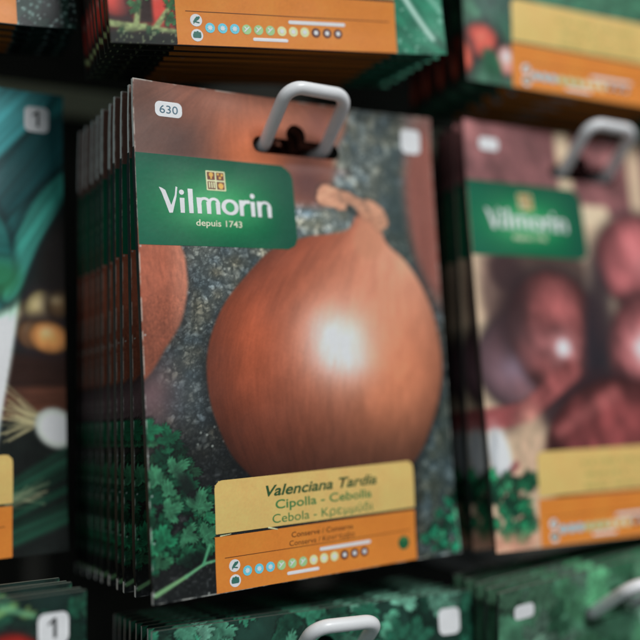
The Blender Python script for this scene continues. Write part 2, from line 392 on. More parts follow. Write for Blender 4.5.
def paint_leafy(greens, bgc, n, rmin, rmax, seed, extra=None):
    def f(P):
        P.fill(bgc); P.mul(0.6 + 0.8 * fbm(P.x / 8, P.z / 8, 2))
        parsley_patch(P, ((-4, W + 4), (-4, H + 4), lambda a, b: True), n, rmin, rmax, seed, greens)
        if extra: extra(P)
    return f

def paint_tomato(P):
    x, z = P.x, P.z
    P.fill((60, 26, 18)); P.mul(0.6 + 0.7 * fbm(x / 7, z / 7, 2))
    r = np.random.default_rng(4)
    for cx, cz, a in ((3, 17, 9), (17, 14, 11), (120, 40, 20), (30, 40, 24), (70, 60, 28), (10, 60, 22), (100, 80, 26), (50, 100, 30), (20, 120, 26), (110, 130, 24), (70, 150, 26)):
        blob_onion(P, cx, cz, a, a * 0.95, 0, (168, 56, 46), (cx - a * 0.1, cz + a * 0.3), 1.6, (230, 190, 180))
    P.over((40, 24, 20), 1 - sst(-1, 1, sd_rrect(x, z, 9.6, 15, 7, 30, 1)))
    for a, b, w in (((0, 6.5), (23, 4.5), 1.1), ((9, 6), (11.5, 20), 1.0), ((11.5, 20), (7, 34), 0.9), ((16, 6), (22, 14), 1.0), ((4, 4), (12, 6), 1.3)):
        P.over(np.array((128, 140, 92)) * (0.8 + 0.4 * vn(x, z, 2))[:, None], 1 - sst(-0.5, 0.5, sd_seg(x, z, a, b, w, w * 0.8)))
    for (a, b, g) in ((12, 17, 0.4), (10, 12, 2.6), (21, 13, 1.0), (9, 24, 1.5), (20, 9, -0.4), (3, 2.5, 0.1), (13, 3, 0.3)):
        P.leaflet(a, b, 4.6, g, (58, 104, 60), 5)
    P.over((12, 18, 12), (1 - sst(-1, 2.5, sd_rrect(x, z, -2, 26, -5, 3.2, 1))) * 0.9)
    P.over((150, 160, 120), (x < 24) * (z < 4.5) * (vn(x * 1.1, z * 0.9, 3) > 0.8) * 0.5)
    # leaves with water at the right
    m = sst(106, 110, x)
    c = np.array((38, 108, 82)) * (0.6 + 0.7 * fbm((x + z) / 4, (z - x) / 14, 4, 4))[:, None]
    P.over(c, m)
    P.over((190, 214, 200), m * (1 - sst(-0.6, 1.6, sd_seg(x, z, (112, 24), (125, 6), 0.7, 0.4))) * 0.85)
    P.over((150, 190, 170), m * (1 - sst(-0.6, 1.6, sd_seg(x, z, (118, 30), (131, 16), 1.4, 0.5))) * 0.55)
    P.over((150, 190, 170), m * (vn(x / 1.4, z / 1.4, 5) > 0.86) * 0.5)

def paint_radish(P):
    x, z = P.x, P.z
    P.fill((60, 108, 82)); P.mul(0.55 + 0.9 * fbm(x / 6, z / 6, 2))
    for k in range(5):
        P.over((20, 66, 58), (1 - sst(-0.8, 1.2, sd_seg(x, z, (2 + 5 * k, 44), (14 + 5 * k, 24), 1.6, 0.8))) * 0.8)
    blob_onion(P, 8, 18, 8.5, 8, 0, (212, 84, 66)); blob_onion(P, 20, 11, 5, 7, 0, (222, 150, 138), (20, 13), 2.2)
    blob_onion(P, -1, 10, 5, 8, 0, (190, 80, 60))
    P.over((30, 92, 60), 1 - sst(-1, 1.5, sd_ell(x, z, 13, 8, 4.0, 7, 20)))
    P.over((86, 130, 108), (1 - sst(-1, 1.5, sd_seg(x, z, (6, 2), (20, 2.5), 1.6, 1.0))) * 0.4)
    P.mul(0.84 * (0.75 + 0.5 * fbm(x / 3, z / 4, 6)))

def paint_wet_green(P):
    x, z = P.x, P.z
    P.fill((14, 22, 20)); P.mul(0.3 + 1.4 * fbm(x / 5, z / 5, 2))
    P.over((34, 62, 52), (fbm(x / 3.5, z / 6, 5, 3) > 0.56) * 0.7)
    f = worley(x / 2.6, z / 2.6, 1); g = worley(x / 1.3, z / 1.3, 4)
    P.over((150, 180, 172), (f[2] > 0.62) * (1 - sst(0.05, 0.4, f[0])) * 0.75)
    P.over((196, 214, 208), (g[2] > 0.80) * (1 - sst(0.05, 0.35, g[0])) * 0.8)

# ------------------------------------------------------------------ packet surface
def lumps(x, z):
    return 0.5 * (fbm(x / 17, z / 19, 6, 2) - 0.5)
def bulge(x, z):
    zz = sst(5, 34, z) * (1 - sst(128, 156, z)); xx = sst(-1, 30, x) * (1 - sst(W - 30, W + 1, x))
    return 1.5 * zz * xx + lumps(x, z) * (0.35 + 1.1 * zz * xx)
def half(z):       # half thickness of the folded sides; the header and the bottom seal are thin
    return 0.8 + 0.65 * sst(4.5, 10, z) * (1 - sst(150, 157, z))
def curl(x, z):     # handled corners bend forward a little
    return 1.5 * np.exp(-((W - x) ** 2 + z ** 2) / 130) + 0.9 * np.exp(-((x ** 2) + (H - z) ** 2) / 60) + 1.1 * np.exp(-(((W - x) ** 2) + (H - z) ** 2) / 90) + 0.35 * np.sin(x / 17 + 0.6) * sst(150, 180, z)
def yfront(x, z): return -bulge(x, z) - curl(x, z)
def yback(x, z): return 1.6 - curl(x, z) + 2 * (half(z) - 0.8) + 0.7 * bulge(W - x, z)

def mk_mesh(name, verts, faces_list, mats, color=None, midx=None, smooth=True):
    me = bpy.data.meshes.new(name)
    V = np.asarray(verts, np.float32) / 1000.0
    me.vertices.add(len(V)); me.vertices.foreach_set("co", V.ravel())
    loops = np.concatenate([np.asarray(f, np.int32).ravel() for f in faces_list])
    tot = np.concatenate([np.full(len(f), np.asarray(f).shape[1], np.int32) for f in faces_list])
    start = np.concatenate([[0], np.cumsum(tot)[:-1]]).astype(np.int32)
    me.loops.add(len(loops)); me.loops.foreach_set("vertex_index", loops)
    me.polygons.add(len(tot)); me.polygons.foreach_set("loop_start", start)
    try: me.polygons.foreach_set("loop_total", tot)
    except Exception: pass
    for m in mats: me.materials.append(m)
    if midx is not None: me.polygons.foreach_set("material_index", np.asarray(midx, np.int32))
    if smooth: me.polygons.foreach_set("use_smooth", np.ones(len(tot), bool))
    if color is not None:
        a = me.color_attributes.new("print", 'FLOAT_COLOR', 'POINT')
        a.data.foreach_set("color", np.concatenate([color, np.ones((len(color), 1))], 1).astype(np.float32).ravel())
    me.update(calc_edges=True); me.validate()
    return me

def sheet(bounds, h, sdf_in=None, sdf_hole=None, snap=0.5):
    """quad grid over bounds (x0,x1,z0,z1), trimmed to sdf_in<0 and pierced where sdf_hole<0; returns x,z,faces"""
    x0, x1, z0, z1 = bounds
    nx = max(2, int(round((x1 - x0) / h)) + 1); nz = max(2, int(round((z1 - z0) / h)) + 1)
    X, Z = np.meshgrid(np.linspace(x0, x1, nx), np.linspace(z0, z1, nz), indexing='ij')
    x = X.ravel().copy(); z = Z.ravel().copy()
    i, j = np.meshgrid(np.arange(nx - 1), np.arange(nz - 1), indexing='ij')
    a = (i * nz + j).ravel()
    F = np.stack([a, a + nz, a + nz + 1, a + 1], 1)
    f = None
    if sdf_in is not None and sdf_hole is not None: f = lambda p, q: np.maximum(sdf_in(p, q), -sdf_hole(p, q))
    elif sdf_in is not None: f = sdf_in
    elif sdf_hole is not None: f = lambda p, q: -sdf_hole(p, q)
    if f is not None:
        d = f(x, z); m = np.abs(d) < snap * h
        for _ in range(2):
            e = 0.02
            d = f(x[m], z[m])
            gx = (f(x[m] + e, z[m]) - f(x[m] - e, z[m])) / (2 * e); gz = (f(x[m], z[m] + e) - f(x[m], z[m] - e)) / (2 * e)
            g = gx * gx + gz * gz + 1e-6
            x[m] = x[m] - np.clip(d * gx / g, -0.8 * h, 0.8 * h); z[m] = z[m] - np.clip(d * gz / g, -0.8 * h, 0.8 * h)
        cx = x[F].mean(1); cz = z[F].mean(1)
        F = F[f(cx, cz) < 0]
    used = np.unique(F); remap = np.full(len(x), -1); remap[used] = np.arange(len(used))
    return x[used], z[used], remap[F]

# ------------------------------------------------------------------ materials
def mat_print(name, rough=0.38, spec=0.4, bump=0.12):
    m = bpy.data.materials.new(name); m.use_nodes = True
    nt = m.node_tree; b = nt.nodes["Principled BSDF"]
    at = nt.nodes.new("ShaderNodeAttribute"); at.attribute_name = "print"
    tc = nt.nodes.new("ShaderNodeTexCoord")
    n1 = nt.nodes.new("ShaderNodeTexNoise"); n1.inputs["Scale"].default_value = 900; n1.inputs["Detail"].default_value = 3
    n2 = nt.nodes.new("ShaderNodeTexNoise"); n2.inputs["Scale"].default_value = 45; n2.inputs["Detail"].default_value = 4
    mr = nt.nodes.new("ShaderNodeMapRange"); mr.inputs[3].default_value = 0.93; mr.inputs[4].default_value = 1.07
    mx = nt.nodes.new("ShaderNodeMix"); mx.data_type = 'RGBA'; mx.blend_type = 'MULTIPLY'; mx.inputs[0].default_value = 1.0
    L = nt.links.new
    L(tc.outputs["Object"], n1.inputs["Vector"]); L(tc.outputs["Object"], n2.inputs["Vector"])
    L(n1.outputs["Fac"], mr.inputs[0]); L(at.outputs["Color"], mx.inputs[6]); L(mr.outputs[0], mx.inputs[7])
    L(mx.outputs[2], b.inputs["Base Color"])
    rr = nt.nodes.new("ShaderNodeMapRange"); rr.inputs[3].default_value = rough - 0.06; rr.inputs[4].default_value = rough + 0.10
    L(n2.outputs["Fac"], rr.inputs[0]); L(rr.outputs[0], b.inputs["Roughness"])
    b.inputs["Specular IOR Level"].default_value = spec
    bp = nt.nodes.new("ShaderNodeBump"); bp.inputs["Strength"].default_value = bump; bp.inputs["Distance"].default_value = 0.002
    L(n2.outputs["Fac"], bp.inputs["Height"]); L(bp.outputs[0], b.inputs["Normal"])
    return m
def mat_flat(name, srgb, rough=0.42, var=0.06, scale=300, srgb2=None, spec=0.5, bump=0.0, raw=False):
    m = bpy.data.materials.new(name); m.use_nodes = True
    nt = m.node_tree; b = nt.nodes["Principled BSDF"]; L = nt.links.new
    tc = nt.nodes.new("ShaderNodeTexCoord"); n = nt.nodes.new("ShaderNodeTexNoise")
    n.inputs["Scale"].default_value = scale; n.inputs["Detail"].default_value = 4
    L(tc.outputs["Object"], n.inputs["Vector"])
    cr = nt.nodes.new("ShaderNodeValToRGB")
    c = lin(srgb) if raw else alb(srgb); c2 = c if srgb2 is None else (lin(srgb2) if raw else alb(srgb2))
    cr.color_ramp.elements[0].position = 0.3; cr.color_ramp.elements[1].position = 0.7
    cr.color_ramp.elements[0].color = (*np.clip(c * (1 - var), 0, 1), 1); cr.color_ramp.elements[1].color = (*np.clip(c2 * (1 + var), 0, .95), 1)
    L(n.outputs["Fac"], cr.inputs[0]); L(cr.outputs[0], b.inputs["Base Color"])
    b.inputs["Roughness"].default_value = rough; b.inputs["Specular IOR Level"].default_value = spec
    if bump:
        bp = nt.nodes.new("ShaderNodeBump"); bp.inputs["Strength"].default_value = bump; bp.inputs["Distance"].default_value = 0.001
        L(n.outputs["Fac"], bp.inputs["Height"]); L(bp.outputs[0], b.inputs["Normal"])
    return m
M_PRINT = mat_print("printed_paper")
M_PANEL = mat_print("printed_panel", 0.38, 0.4, 0.12)
M_WHITE = mat_flat("white_ink", (204, 214, 208), 0.4)
M_TAGLINE = mat_flat("pale_green_ink", (206, 216, 168), 0.4)
M_DARKGREEN = mat_flat("dark_green_ink", (40, 72, 40), 0.42)
M_MIDGREEN = mat_flat("mid_green_ink", (62, 112, 62), 0.42)
M_BROWNINK = mat_flat("brown_ink", (84, 50, 26), 0.42)
M_BLACKINK = mat_flat("black_ink", (26, 28, 30), 0.42)
M_BLUEINK = mat_flat("blue_grey_ink", (52, 88, 104), 0.42)
M_TAG = mat_flat("white_tag_paper", (196, 202, 200), 0.45, 0.03)
M_EDGE = mat_flat("cut_paper_edge", (176, 180, 176), 0.7, 0.10, 700)
M_TOP = mat_flat("printed_top_edge", (78, 82, 74), 0.7, 0.2, 700)
M_BACK = mat_flat("packet_back_paper", (120, 128, 120), 0.6, 0.10, 60)
M_FOLD = mat_flat("dark_folded_side", (16, 22, 19), 0.6, 0.25, 300)  # dark wrapped print, with the shade at the fold put into the colour
M_PLASTIC = mat_flat("white_plastic", (206, 220, 226), 0.33, 0.05, 90, None, 0.5, 0.12)
M_PLASTIC.node_tree.nodes['Principled BSDF'].inputs['Subsurface Weight'].default_value = 0.6
M_PLASTIC.node_tree.nodes['Principled BSDF'].inputs['Subsurface Radius'].default_value = (0.004, 0.004, 0.004)
M_PLASTIC.node_tree.nodes['Principled BSDF'].inputs['Subsurface Scale'].default_value = 1.0
M_DARKPLASTIC = mat_flat("dark_plastic", (22, 22, 22), 0.5)
M_CREST = mat_flat("crest_cream_ink", (222, 196, 150), 0.4)
M_CRESTRED = mat_flat("crest_red_ink", (96, 44, 26), 0.4)
M_CRESTGOLD = mat_flat("crest_gold_ink", (206, 150, 66), 0.4)

# ------------------------------------------------------------------ surface sheets laid on a packet
def on_packet(name, bounds, h, sdf, mat, lift, painter=None, hole=None, fine=False):
    x, z, F = sheet(bounds, h, sdf, hole, 0.7 if fine else 0.5)
    y = yfront(x, z) - lift
    col = None
    if painter is not None:
        P = Paint(x, z); painter(P); col = alb(np.clip(P.c, 0, 255))
    # front winding: normal to -y
    me = mk_mesh(name, np.stack([x, y, z], 1), [F], [mat], col, None, not fine)
    return me
L1, L2, L3 = 0.08, 0.15, 0.22       # ink layers, mm in front of the paper

def text_mesh(name, s, x0, x1, zbase, height, mat, lift, shear=0.0, bold=0.0, fit=True):
    """builtin font laid on the packet: cap height given, stretched to x0..x1"""
    cu = bpy.data.curves.new(name, 'FONT'); cu.body = s; cu.size = 1.0; cu.shear = shear; cu.offset = bold
    cu.resolution_u = 4
    ob = bpy.data.objects.new(name, cu); COL.objects.link(ob)
    dg = bpy.context.evaluated_depsgraph_get(); dg.update()
    me = bpy.data.meshes.new_from_object(ob.evaluated_get(dg))
    bpy.data.objects.remove(ob); bpy.data.curves.remove(cu)
    n = len(me.vertices); co = np.empty(n * 3, np.float32); me.vertices.foreach_get("co", co); co = co.reshape(-1, 3)
    mnx, mxx = co[:, 0].min(), co[:, 0].max()
    k = height / 0.73
    kx = (x1 - x0) / (mxx - mnx) if fit else k * 0.9
    x = x0 + (co[:, 0] - mnx) * kx; z = zbase + co[:, 1] * k
    y = yfront(x, z) - lift
    me.vertices.foreach_set("co", (np.stack([x, y, z], 1) / 1000).astype(np.float32).ravel())
    me.materials.clear(); me.materials.append(mat)
    me.update(); me.name = name
    return me

# logo lettering, drawn as distance fields (flared humanist roman)
def logo_sdf(x, z):
    b = 133.2; xh = 139.0
    def stem(cx, z0, z1, w0=0.72, w1=0.86):
        return np.maximum(sd_seg(x, z, (cx, z0 - 1), (cx, z1 + 1), w0, w1), np.maximum(z0 - z, z - z1))
    d = sd_poly(x, z, np.array([(8.3, 142.0), (9.3, 141.7), (10.5, 141.0), (12.5, 135.6), (14.0, 139.4), (14.45, 142.5), (15.0, 142.3), (14.5, 138.9), (12.9, 133.1), (11.7, 133.0), (9.2, 140.2)]))
    d = np.minimum(d, stem(16.6, b, xh - 0.5)); d = np.minimum(d, np.hypot(x - 16.5, z - 140.6) - 0.88)
    d = np.minimum(d, stem(19.8, b, 142.0, 0.74, 0.9))
    def arch(cx0, cx1):
        top = xh - 0.1
        mid = (cx0 + cx1) / 2 + 0.3; r = (cx1 - cx0) / 2
        e = np.abs(np.hypot((x - mid) / 1.0, (z - (top - r * 0.86)) / 0.86) - r + 0.12) - 0.52
        e = np.maximum(e, (top - r * 0.86 - 0.2) - z)
        e = np.maximum(e, cx0 - 0.2 - x)
        return np.minimum(e, stem(cx1, b, top - r * 0.75))
    d = np.minimum(d, stem(22.9, b, xh)); d = np.minimum(d, arch(22.9, 26.5)); d = np.minimum(d, arch(26.5, 30.1))
    o = np.hypot((x - 34.9), (z - 136.1) * 1.07)
    d = np.minimum(d, np.abs(o - 2.55) - (0.50 + 0.30 * np.abs((x - 34.9) / 3.0)))
    d = np.minimum(d, stem(39.6, b, xh))
    d = np.minimum(d, sd_seg(x, z, (39.8, 137.0), (41.2, 138.5), 0.55, 0.62)); d = np.minimum(d, sd_seg(x, z, (41.2, 138.5), (42.6, 138.55), 0.55, 0.62))
    d = np.minimum(d, stem(44.3, b, xh - 0.3)); d = np.minimum(d, np.hypot(x - 44.4, z - 140.9) - 0.9)
    d = np.minimum(d, stem(47.0, b, xh)); d = np.minimum(d, arch(47.0, 51.2))
    return d - 0.05

def paint_brandpanel(P):
    x, z = P.x, P.z
    g = np.exp(-(((x - 30) / 22) ** 2 + ((z - 136) / 11) ** 2))
    P.fill((4, 76, 52)); P.over((8, 88, 66), (1 - sst(0, 22, x)) * 0.6)
    P.over((26, 132, 74), g * 0.95)
    P.over((84, 164, 104), np.exp(-(((x - 28) / 13) ** 2 + ((z - 136) / 6.5) ** 2)) * 0.55)
    P.over((6, 62, 48), sst(46, 62, x) * 0.55); P.over((6, 66, 48), sst(148, 154, z) * 0.45)
    P.mul(0.97 + 0.06 * vn(x * 1.5, z * 1.5, 3))
def paint_cream(P):
    P.fill((208, 163, 97)); P.mul(0.96 + 0.08 * fbm(P.x / 6, P.z / 6, 3)); P.mul(0.98 + 0.04 * vn(P.x * 2, P.z * 2, 1))
def paint_cream_worn(P):
    paint_cream(P)
    x, z = P.x, P.z
    for zc, a, b in ((33, 46, 94), (28, 48, 92), (23, 47, 92)):
        m = np.exp(-((z - zc) / 1.3) ** 4) * sst(a, a + 2, x) * (1 - sst(b - 2, b, x)) * (vn(x / 1.3, z / 1.5 + zc, 2) > 0.42)
        P.over((128, 138, 76), m * 0.55)
def paint_orange(P):
    P.fill((196, 116, 46)); P.mul(0.95 + 0.10 * fbm(P.x / 8, P.z / 8, 4)); P.mul(0.98 + 0.04 * vn(P.x * 2, P.z * 2, 1))
def multi(sd_list):
    return lambda x, z: np.minimum.reduce([f(x, z) for f in sd_list])
def merge(name, metas, mats):
    """several (bounds,h,sdf,slot,lift) patches as one mesh"""
    V = []; Fs = []; mi = []; off = 0
    for b, h, f, slot, lift in metas:
        x, z, F = sheet(b, min(h, 0.14), f, None, 0.7)
        V.append(np.stack([x, yfront(x, z) - lift, z], 1)); Fs.append(F + off); mi += [slot] * len(F); off += len(x)
    return mk_mesh(name, np.concatenate(V), [np.concatenate(Fs)], mats, None, mi, False)

ME = {}
def rr(x0, x1, z0, z1, r): return lambda x, z: sd_rrect(x, z, x0, x1, z0, z1, r)
def disc(cx, cz, r): return lambda x, z: np.hypot(x - cx, z - cz) - r
ME['brand_panel'] = on_packet('brand_panel', (0.15, 63, 121, 154.4), 0.45, rr(-9, 62.4, 121.4, 153.9, (0, 5, 6, 0)), M_PANEL, L1, paint_brandpanel)
ME['brand_lettering'] = on_packet('brand_lettering', (7.5, 53.2, 132.4, 143.2), 0.11, logo_sdf, M_WHITE, L2, fine=True)
ME['tagline'] = text_mesh('tagline', 'depuis 1743', 21.3, 39.3, 128.7, 2.4, M_TAGLINE, L2, 0, 0.012)
cq = []
cq.append(((26, 34.2, 141.7, 149.7), 0.2, rr(26.3, 33.9, 142, 149.4, 0.3), 0, L2))
for qx, qz in ((26.8, 146.0), (30.4, 146.0), (26.8, 142.5), (30.4, 142.5)):
    cq.append(((qx, qx + 3.1, qz, qz + 3.0), 0.2, rr(qx, qx + 3.0, qz, qz + 2.9, 0.1), 1, L3))
g_ = L3 + 0.06
cq.append(((27, 30, 146, 149), 0.12, multi([disc(28.3, 147.9, 0.85), rr(28.0, 28.6, 146.3, 147.9, 0.1)]), 2, g_))
for k in range(3): cq.append(((27, 30, 142.4, 145.6), 0.12, rr(27.2 + 0.9 * k, 27.7 + 0.9 * k, 142.9, 145.1, 0.1), 0, g_))
cq.append(((30.4, 33.4, 146, 149), 0.12, multi([disc(31.1, 148.2, 0.45), disc(32.6, 148.0, 0.5), disc(31.8, 146.9, 0.5)]), 2, g_))
cq.append(((30.4, 33.4, 142.4, 145.6), 0.12, multi([disc(31.9, 143.9, 1.05), rr(31.3, 32.5, 142.7, 143.6, 0.1)]), 2, g_))
ME['crest'] = merge('crest', cq, [M_CREST, M_CRESTRED, M_CRESTGOLD])
ME['name_label'] = on_packet('name_label', (23, 110, 20.2, 39), 0.45, rr(23.3, 109.3, 20.35, 38.7, (0, 0, 3.2, 3.2)), M_PANEL, L1, paint_cream)
ME['worn_label'] = on_packet('name_label', (23, 110, 20.2, 39), 0.45, rr(23.3, 109.3, 20.35, 38.7, (0, 0, 3.2, 3.2)), M_PANEL, L1, paint_cream_worn)
ME['info_strip'] = on_packet('info_strip', (22.8, 110, 0.15, 19.9), 0.45, rr(23.0, 109.2, 0.2, 19.4, 0.2), M_PANEL, L1, paint_orange)
ME['divider_line'] = merge('divider_line', [((23, 109, 19.3, 20.3), 0.22, lambda x, z: np.maximum(np.abs(z - 19.85 + 0.1 * np.sin(x)) - 0.33, 23.2 - x), 0, L1 + 0.04),
    ((24, 50, 19, 21), 0.15, lambda x, z: np.minimum(sd_seg(x, z, (44, 20.3), (47.5, 19.3), 0.3, 0.15), sd_seg(x, z, (25, 19.6), (29, 19.9), 0.18, 0.1)), 1, L2)], [M_BLACKINK, M_CREST])
ME['variety_name'] = text_mesh('variety_name', 'Valenciana Tardia', 43.3, 91.3, 31.4, 3.9, M_DARKGREEN, L2, 0.28, 0.022)
ME['translated_names'] = text_mesh('translated_names', 'Cipolla - Cebolla', 47.0, 88.7, 26.6, 3.3, M_MIDGREEN, L2, 0, 0.014)
ME['translated_names_b'] = text_mesh('translated_names', 'Cebola - K\u03c1\u03b5\u03bc\u03bc\u03cd\u03b4\u03b9', 45.6, 89.4, 21.6, 3.3, M_MIDGREEN, L2, 0, 0.0)
ME['use_text'] = text_mesh('use_text', 'Conserve / Conserva', 53.3, 80.0, 15.6, 2.0, M_BROWNINK, L2, 0, 0.006)
ME['use_text_b'] = text_mesh('use_text', 'Conserva / K\u03bf\u03bd\u03c3\u03ad\u03c1\u03b2\u03b1', 52.3, 80.6, 12.6, 2.0, M_BROWNINK, L2, 0, 0.0)
# calendar: two round icons, twelve month dots, two bars, thin line
cal = []
mats_cal = [M_TAG, mat_flat("sky_blue_ink", (92, 178, 220), 0.42), mat_flat("light_blue_ink", (190, 224, 236), 0.42), mat_flat("pale_green_dot_ink", (142, 178, 122), 0.42),
            mat_flat("pale_yellow_dot_ink", (216, 204, 140), 0.42), mat_flat("dark_brown_dot_ink", (86, 44, 34), 0.42), mat_flat("teal_ink", (48, 96, 84), 0.42), M_BROWNINK, mat_flat("pale_centre_ink", (222, 220, 196), 0.42)]
for cz in (8.8, 3.6):
    cal.append(((27.5, 33, cz - 2.6, cz + 2.6), 0.2, disc(30.2, cz, 2.15), 0, L2))
cal.append(((28.4, 32.2, 7.2, 10.4), 0.12, multi([lambda x, z: sd_ell(x, z, 30.5, 9.3, 1.3, 0.55, 35), lambda x, z: sd_seg(x, z, (29.3, 7.8), (30.4, 9.9), 0.2), lambda x, z: sd_seg(x, z, (29.3, 8.4), (31.2, 8.0), 0.22)]), 6, L3))
cal.append(((28.4, 32.2, 2.2, 5.4), 0.12, multi([lambda x, z: sd_rrect(x, z, 28.7, 31.7, 2.7, 4.3, 0.5), disc(29.5, 4.4, 0.5), disc(30.4, 4.6, 0.5), disc(31.2, 4.3, 0.45)]), 6, L3))
dxs = [35.1, 39.7, 44.2, 48.7, 53.2, 57.7, 62.2, 66.7, 71.2, 75.7, 80.2, 84.7]
for k, dx in enumerate(dxs):
    slot, inner = ((1, 2), (3, 8), (4, 8), (5, 0))[k // 3]
    cal.append(((dx - 2.2, dx + 2.2, 4.1, 8.7), 0.2, disc(dx, 6.4, 1.75), slot, L2))
    if k // 3 == 1:
        s2 = [lambda x, z, d=dx: sd_seg(x, z, (d - 0.8, 5.7), (d + 0.8, 7.2), 0.22), lambda x, z, d=dx: sd_seg(x, z, (d - 0.7, 7.2), (d, 6.4), 0.22)]
        cal.append(((dx - 1.3, dx + 1.3, 5, 7.8), 0.12, multi(s2), inner, L3))
    else:
        def star(x, z, d=dx):
            a = np.arctan2(z - 6.4, x - d); return np.hypot(x - d, z - 6.4) - (0.85 + 0.18 * np.cos(8 * a))
        cal.append(((dx - 1.4, dx + 1.4, 5, 7.8), 0.14, star, inner, L3))
cal.append(((64.5, 88.2, 8.9, 11), 0.2, rr(65, 87.8, 9.15, 10.45, 0.6), 0, L2))
cal.append(((50.3, 65, 2.2, 3.8), 0.2, rr(50.8, 64.4, 2.45, 3.6, 0.55), 0, L2))
cal.append(((26.2, 107, 11.6, 12.2), 0.2, lambda x, z: np.maximum(np.abs(z - 11.85) - 0.11, np.abs(x - 66.5) - 40), 7, L2))
ME['sowing_calendar'] = merge('sowing_calendar', cal, mats_cal)
ME['round_emblem'] = merge('round_emblem', [((100, 107, 4, 11), 0.2, disc(103.3, 7.3, 2.6), 0, L2), ((100, 107, 4, 11), 0.2, lambda x, z: sd_ell(x, z, 103.3, 8.7, 1.6, 0.6), 1, L3)], [mat_flat("deep_green_ink", (28, 84, 50), 0.42), M_MIDGREEN])
ME['number_tag'] = on_packet('number_tag', (7, 19, 166, 174.6), 0.16, rr(8.1, 18.3, 167.6, 173.1, 1.9), M_TAG, L1, fine=True)
ME['number_digits'] = text_mesh('number_digits', '630', 9.8, 16.7, 168.9, 3.0, M_BLUEINK, L2, 0, 0.0)
ME['corner_tag'] = on_packet('corner_tag', (114, 126, 163, 175), 0.35, rr(115.2, 124.8, 164.2, 174.2, 2.2), M_TAG, L1, fine=True)
ME['corner_digit'] = on_packet('corner_digit', (117, 123, 165.5, 173.5), 0.15, multi([rr(119.9, 121.0, 166.3, 172.6, 0.1), lambda x, z: sd_seg(x, z, (120.3, 172.1), (118.5, 170.7), 0.5, 0.35)]), M_BLACKINK, L2)

# ------------------------------------------------------------------ packet body
def body_mesh(name, painter, h, seal=False):
    x, z, F = sheet((0, W, 0, H), h, None, slot_sdf)
    P = Paint(x, z); painter(P); cf = alb(np.clip(P.c, 0, 255))
    V = [np.stack([x, yfront(x, z), z], 1)]; C = [cf]; FF = [F]; mi = [np.zeros(len(F), int)]; off = len(x)
    xb, zb, Fb = sheet((0, W, 0, H), 1.0, None, slot_sdf)
    V.append(np.stack([xb, yback(xb, zb), zb], 1)); C.append(np.full((len(xb), 3), 0.3)); FF.append(Fb[:, ::-1] + off); mi.append(np.full(len(Fb), 1)); off += len(xb)
    # side walls all round, slightly rounded where the paper is folded
    n = 6
    zs = np.linspace(0, H, 181); xs = np.linspace(0, W, 131)
    def strip(px, pz, outx, outz, slotf):
        nonlocal off
        k = len(px); t = np.linspace(0, 1, n)
        y0 = yfront(px, pz); y1 = yback(px, pz)
        rows = []
        for tt in t:
            o = math.sin(math.pi * tt) * 0.35 * (half(pz) - 0.8) / 0.65
            rows.append(np.stack([px + outx * o, y0 + (y1 - y0) * tt, pz + outz * o], 1))
        A = np.stack(rows, 1).reshape(-1, 3)
        i, j = np.meshgrid(np.arange(k - 1), np.arange(n - 1), indexing='ij'); a = (i * n + j).ravel()
        Q = np.stack([a, a + 1, a + n + 1, a + n], 1)
        V.append(A); C.append(np.full((len(A), 3), 0.3)); FF.append(Q + off); off += len(A)
        mi.append(slotf((pz[i.ravel()] + pz[i.ravel() + 1]) / 2))
    sf = lambda zz: np.where(((zz > 155.5) | (zz < 4.5)) & (seal > 0), 2, 3)
    strip(np.zeros(181), zs, -1, 0, sf); strip(np.full(181, W), zs[::-1], 1, 0, sf)
    strip(xs[::-1], np.zeros(131), 0, -1, lambda q: np.full(len(q), 3)); strip(xs, np.full(131, H), 0, 1, lambda q: np.full(len(q), 4))
    # rim of the hanging slot
    a = np.linspace(0, 2 * np.pi, 161)
    px = 65.4 + 30 * np.cos(a); pz = 162.5 + 30 * np.sin(a)
    lo = np.zeros(161); hi = np.ones(161)
    for _ in range(40):
        md = (lo + hi) / 2; q = slot_sdf(65.4 + (px - 65.4) * md, 162.5 + (pz - 162.5) * md) > 0
        hi = np.where(q, md, hi); lo = np.where(q, lo, md)
    strip(65.4 + (px - 65.4) * hi, 162.5 + (pz - 162.5) * hi, 0, 0, lambda q: np.full(len(q), 3))
    return mk_mesh(name, np.concatenate(V), [np.concatenate(FF)], [M_PRINT, M_BACK, M_EDGE, M_FOLD, M_TOP], np.concatenate(C), np.concatenate(mi))

def put(name, me, parent=None):
    o = bpy.data.objects.new(name, me); COL.objects.link(o); o.parent = parent; return o
def packet(name, body, parts):
    """parts: list of (name, mesh key, [(sub name, mesh key)...])"""
    root = bpy.data.objects.new(name, None); COL.objects.link(root); root.empty_display_size = 0.02
    put('paper_pouch', body, root)
    for n, k, subs in parts:
        p = put(n, ME[k], root)
        for sn, sk in subs: put(sn, ME[sk], p)
    return root
def copy_tree(o, parent=None):
    c = o.copy(); COL.objects.link(c); c.parent = parent
    for ch in o.children: copy_tree(ch, c)
    return c
def place(o, loc, rot_deg, yb=0.0, yt=0.0, jx=0.0, jr=0.0):
    """front pose, then pushed back by yb at the bottom edge and yt at the top edge (mm), in the front packet's frame"""
    A = Matrix.Translation(Vector(loc) / 1000) @ Euler([math.radians(a) for a in rot_deg], 'XYZ').to_matrix().to_4x4()
    t = math.asin((yb - yt) / H)
    o.matrix_world = A @ Matrix.Translation((jx / 1000, yb / 1000, 0)) @ Euler((t, math.radians(jr), 0), 'XYZ').to_matrix().to_4x4()

